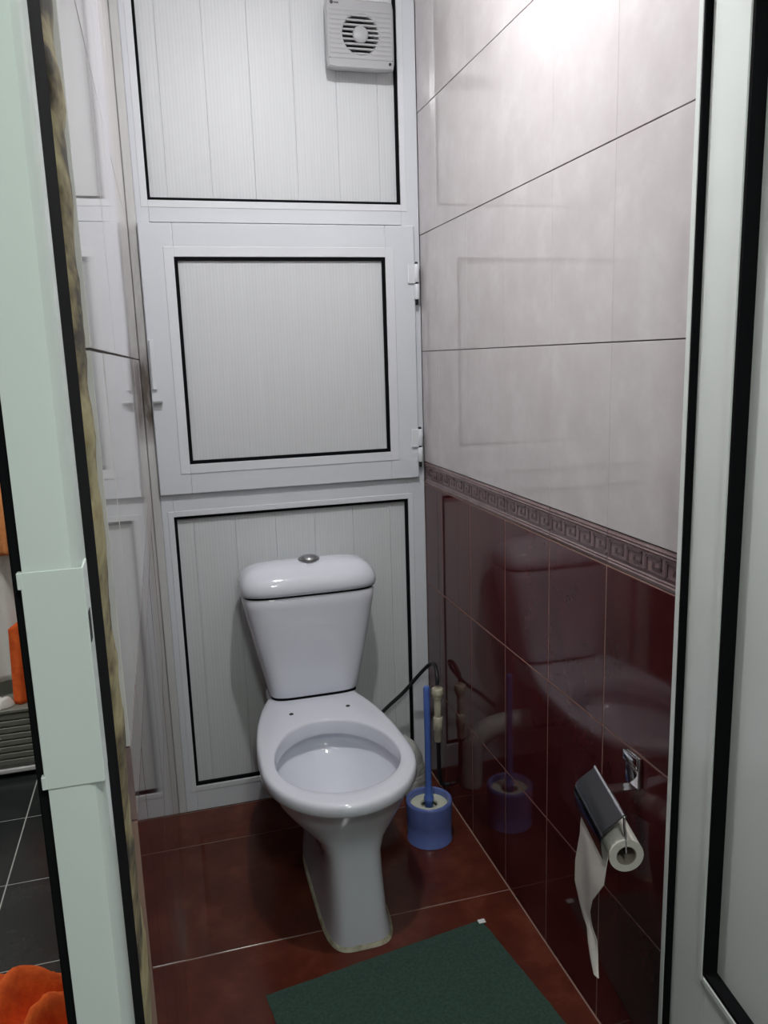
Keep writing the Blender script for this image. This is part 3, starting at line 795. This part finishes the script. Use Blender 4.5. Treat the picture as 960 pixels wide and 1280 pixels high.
# shallow ribs continuing the slats over the face
for k in range(-5, 6):
    zz = k * pit
    for sgn in (-1, 1):
        x0 = math.sqrt(max(0.054 ** 2 - zz ** 2, 0)); x1 = fs - 0.008
        bm = bmesh.new(); add_box(bm, (min(sgn * x0, sgn * x1), fd - 0.0012, zz - 0.0030), (max(sgn * x0, sgn * x1), fd + 0.0005, zz + 0.0030), 0.0007); obj('rib', bm, M_FANP, fan)
bm = bmesh.new(); add_loft(bm, [cr_(0.021, fd + 0.006), cr_(0.021, fd - 0.001), cr_(0.019, fd - 0.003), cr_(0.010, fd - 0.0045), cr_(0.001, fd - 0.005)]); obj('hub', bm, M_FANP, fan, True, 50)
bm = bmesh.new(); add_loft(bm, [cr_(0.0038, fd - 0.0002, 16, 0), cr_(0.0038, fd - 0.0016, 16, 0), cr_(0.002, fd - 0.0022, 16, 0)]); o = obj('indicator_lamp', bm, M_DARK, fan, True, 40); o.location = (0.079, 0, -0.0685)
bm = bmesh.new(); add_box(bm, (-fs + 0.004, fd - 0.0006, -0.0605), (fs - 0.004, fd + 0.0006, -0.0592)); obj('seam', bm, M_LOGO, fan)
bm = bmesh.new(); add_loft(bm, [cr_(0.0045, fd + 0.0004, 20, 0), cr_(0.0045, fd - 0.0005, 20, 0)])
for i, (a, b) in enumerate(((0.006, 0.0095), (0.0105, 0.014), (0.015, 0.0185))):
    add_box(bm, (a, fd - 0.0005, -0.0018), (b, fd + 0.0004, 0.0016)); add_box(bm, (a + 0.0022, fd - 0.0005, -0.0030), (a + 0.0034, fd + 0.0004, -0.0018))
o = obj('logo', bm, M_LOGO, fan); o.location = (-0.076, 0, 0.0725)

# ------------------------------------------------------------------ things in the outer room, seen left of the post
bx0, bx1, by0, by1 = -1.05, -0.30, 0.40, 0.73
crate = thing('storage_crate', 'low grey-green slatted plastic crate on the dark floor', 'crate', loc=((bx0 + bx1) / 2, (by0 + by1) / 2, 0))
def cbox(name, lo, hi, m, ch=0.002):
    d = Vector(((bx0 + bx1) / 2, (by0 + by1) / 2, 0)); bm = bmesh.new(); add_box(bm, Vector(lo) - d, Vector(hi) - d, ch); return obj(name, bm, m, crate)
cbox('body', (bx0 + 0.008, by0 + 0.008, 0.012), (bx1 - 0.008, by1, 0.228), M_BOX)
for k in range(8):
    z0 = 0.048 + k * 0.0225
    cbox('slat', (bx0, by0, z0), (bx1, by0 + 0.009, z0 + 0.018), M_BOX)
cbox('base_strip', (bx0, by0 - 0.004, 0.020), (bx1, by0 + 0.012, 0.034), M_PVC2)
cbox('top_edge', (bx0, by0 - 0.003, 0.228), (bx1, by1, 0.240), M_BOX)

rail = thing('towel_rail', 'steel towel rail on the outer room far wall', 'towel rail', loc=(-0.60, 0.70, 1.25))
bm = bmesh.new(); add_tube(bm, [(-0.33, -0.17, 0), (0, -0.17, 0), (0.33, -0.17, 0)], 0.008, 12); obj('bar', bm, M_STEEL, rail, True, 40)
bm = bmesh.new(); add_tube(bm, [(-0.33, -0.225, 0), (0, -0.225, 0), (0.33, -0.225, 0)], 0.008, 12); obj('bar', bm, M_STEEL, rail, True, 40)
for x in (-0.28, 0.28):
    bm = bmesh.new(); add_tube(bm, [(x, -0.225, 0), (x, 0.02, 0), (x, 0.0495, 0)], 0.007, 10); obj('bracket', bm, M_STEEL, rail, True, 40)
def towel(name, x0, x1, z0, y, seed, m, label, cat='towel', top=1.262):
    bm = bmesh.new(); nx, nz = 26, 40; rings = []
    path = [(0.024, z0 + 0.35)] + [(0.022, 1.22), (0.019, top), (0, top + 0.012), (-0.019, top), (-0.021, 1.22)] + [(-0.021, 1.22 - (1.22 - z0) * k / nz) for k in range(1, nz + 1)]
    f, b = [], []
    for dy, zz in path:
        rf, rb = [], []
        for i in range(nx + 1):
            u = i / nx; fall = max(0, min(1, (1.25 - zz) * 3))
            fold = 0.014 * fall * (math.sin(u * 14 + seed) + 0.5 * math.sin(u * 31 + seed * 2 + zz * 3))
            xx = x0 + (x1 - x0) * u + 0.012 * math.sin(zz * 5 + seed) * fall
            p = Vector((xx, y + dy + fold * (1 if dy < 0 else 0.2), zz + 0.006 * math.sin(u * 9 + seed) * fall))
            rf.append(p); rb.append(p + Vector((0, 0.005 if dy <= 0 else -0.004, -0.004 if abs(dy) < 0.014 else 0)))
        f.append(rf); b.append(rb)
    add_loft(bm, [p + list(reversed(q)) for p, q in zip(f, b)])
    return tag(obj(name, bm, m, None, True), label, cat)
towel('towel', -0.74, -0.40, 0.30, 0.53, 0.4, M_WHITE, 'long white towel on the rail behind the peach one')
towel('towel', -0.58, -0.42, 0.74, 0.475, 2.0, M_PEACH, 'short peach towel hanging before the long white one')

def heap(name, cx, cy, rx, ry, h, seed, m, label, z0=0.0, nx=44, ny=44, folds=1.0):
    bm = bmesh.new(); top, bot = [], []
    for j in range(ny + 1):
        rt, rb = [], []
        for i in range(nx + 1):
            u, v = i / nx * 2 - 1, j / ny * 2 - 1
            r = math.sqrt(u * u + v * v); a = math.atan2(v, u)
            k = 1 / max(abs(math.cos(a)), abs(math.sin(a)), 1e-6) if r > 1e-6 else 1
            edge = 1 + 0.16 * noise.noise(Vector((math.cos(a) * 1.5, math.sin(a) * 1.5, seed)))
            q = min(1, r / k)
            x = cx + rx * edge * q * math.cos(a); y = cy + ry * edge * q * math.sin(a)
            n1 = noise.noise(Vector((x * 7 + y * 5, y * 4 - x * 3, seed + 3))); n2 = noise.noise(Vector((x * 22 + y * 9, y * 12, seed)))
            rid = abs(math.sin((x * 1.2 - y * 1.0) * 24 + n1 * 3.0)) ** 1.3
            zz = h * (1 - q ** 2.4) * (0.35 + 0.40 * n1 + 0.75 * folds * rid + 0.18 * n2) + 0.004
            rt.append(bm.verts.new((x, y, z0 + max(zz, 0.004)))); rb.append(bm.verts.new((x, y, z0 + 0.0006)))
        top.append(rt); bot.append(rb)
    for j in range(ny):
        for i in range(nx):
            bm.faces.new((top[j][i], top[j][i + 1], top[j + 1][i + 1], top[j + 1][i]))
            bm.faces.new((bot[j][i], bot[j + 1][i], bot[j + 1][i + 1], bot[j][i + 1]))
    for j in range(ny):
        bm.faces.new((top[j][0], top[j + 1][0], bot[j + 1][0], bot[j][0])); bm.faces.new((top[j][nx], bot[j][nx], bot[j + 1][nx], top[j + 1][nx]))
    for i in range(nx):
        bm.faces.new((top[0][i], bot[0][i], bot[0][i + 1], top[0][i + 1])); bm.faces.new((top[ny][i], top[ny][i + 1], bot[ny][i + 1], bot[ny][i]))
    return tag(obj(name, bm, m, None, True), label, 'cloth')
heap('cloth', -0.36, -0.80, 0.23, 0.24, 0.12, 1.3, M_ORANGE, 'crumpled bright orange cloth lying on the dark slate floor')

# orange garment leaning on the crate
bm = bmesh.new(); f, b = [], []
for j in range(25):
    v = j / 24
    rf, rb = [], []
    for i in range(17):
        u = i / 16
        zz = 0.545 - 0.05 * (1 - u) * (1 - v) - 0.303 * v
        wd = 0.035 + 0.012 * v
        x = -0.462 + 0.004 * v + wd * (u - 0.5) * 2
        y = 0.455 - 0.018 * v + 0.006 * math.sin(u * 11 + v * 2) * (0.3 + v)
        rf.append(Vector((x, y, zz))); rb.append(Vector((x, y + 0.008, zz)))
    f.append(rf); b.append(rb)
add_loft(bm, [p + list(reversed(q)) for p, q in zip(f, b)])
tag(obj('cloth', bm, M_ORANGE, None, True), 'orange cloth standing on the slatted crate below the towels', 'cloth')
heap('cloth', -0.545, 0.435, 0.045, 0.030, 0.045, 5.1, M_WHITE, 'small white crumpled cloth on top of the slatted crate', z0=0.2405, nx=24, ny=24)
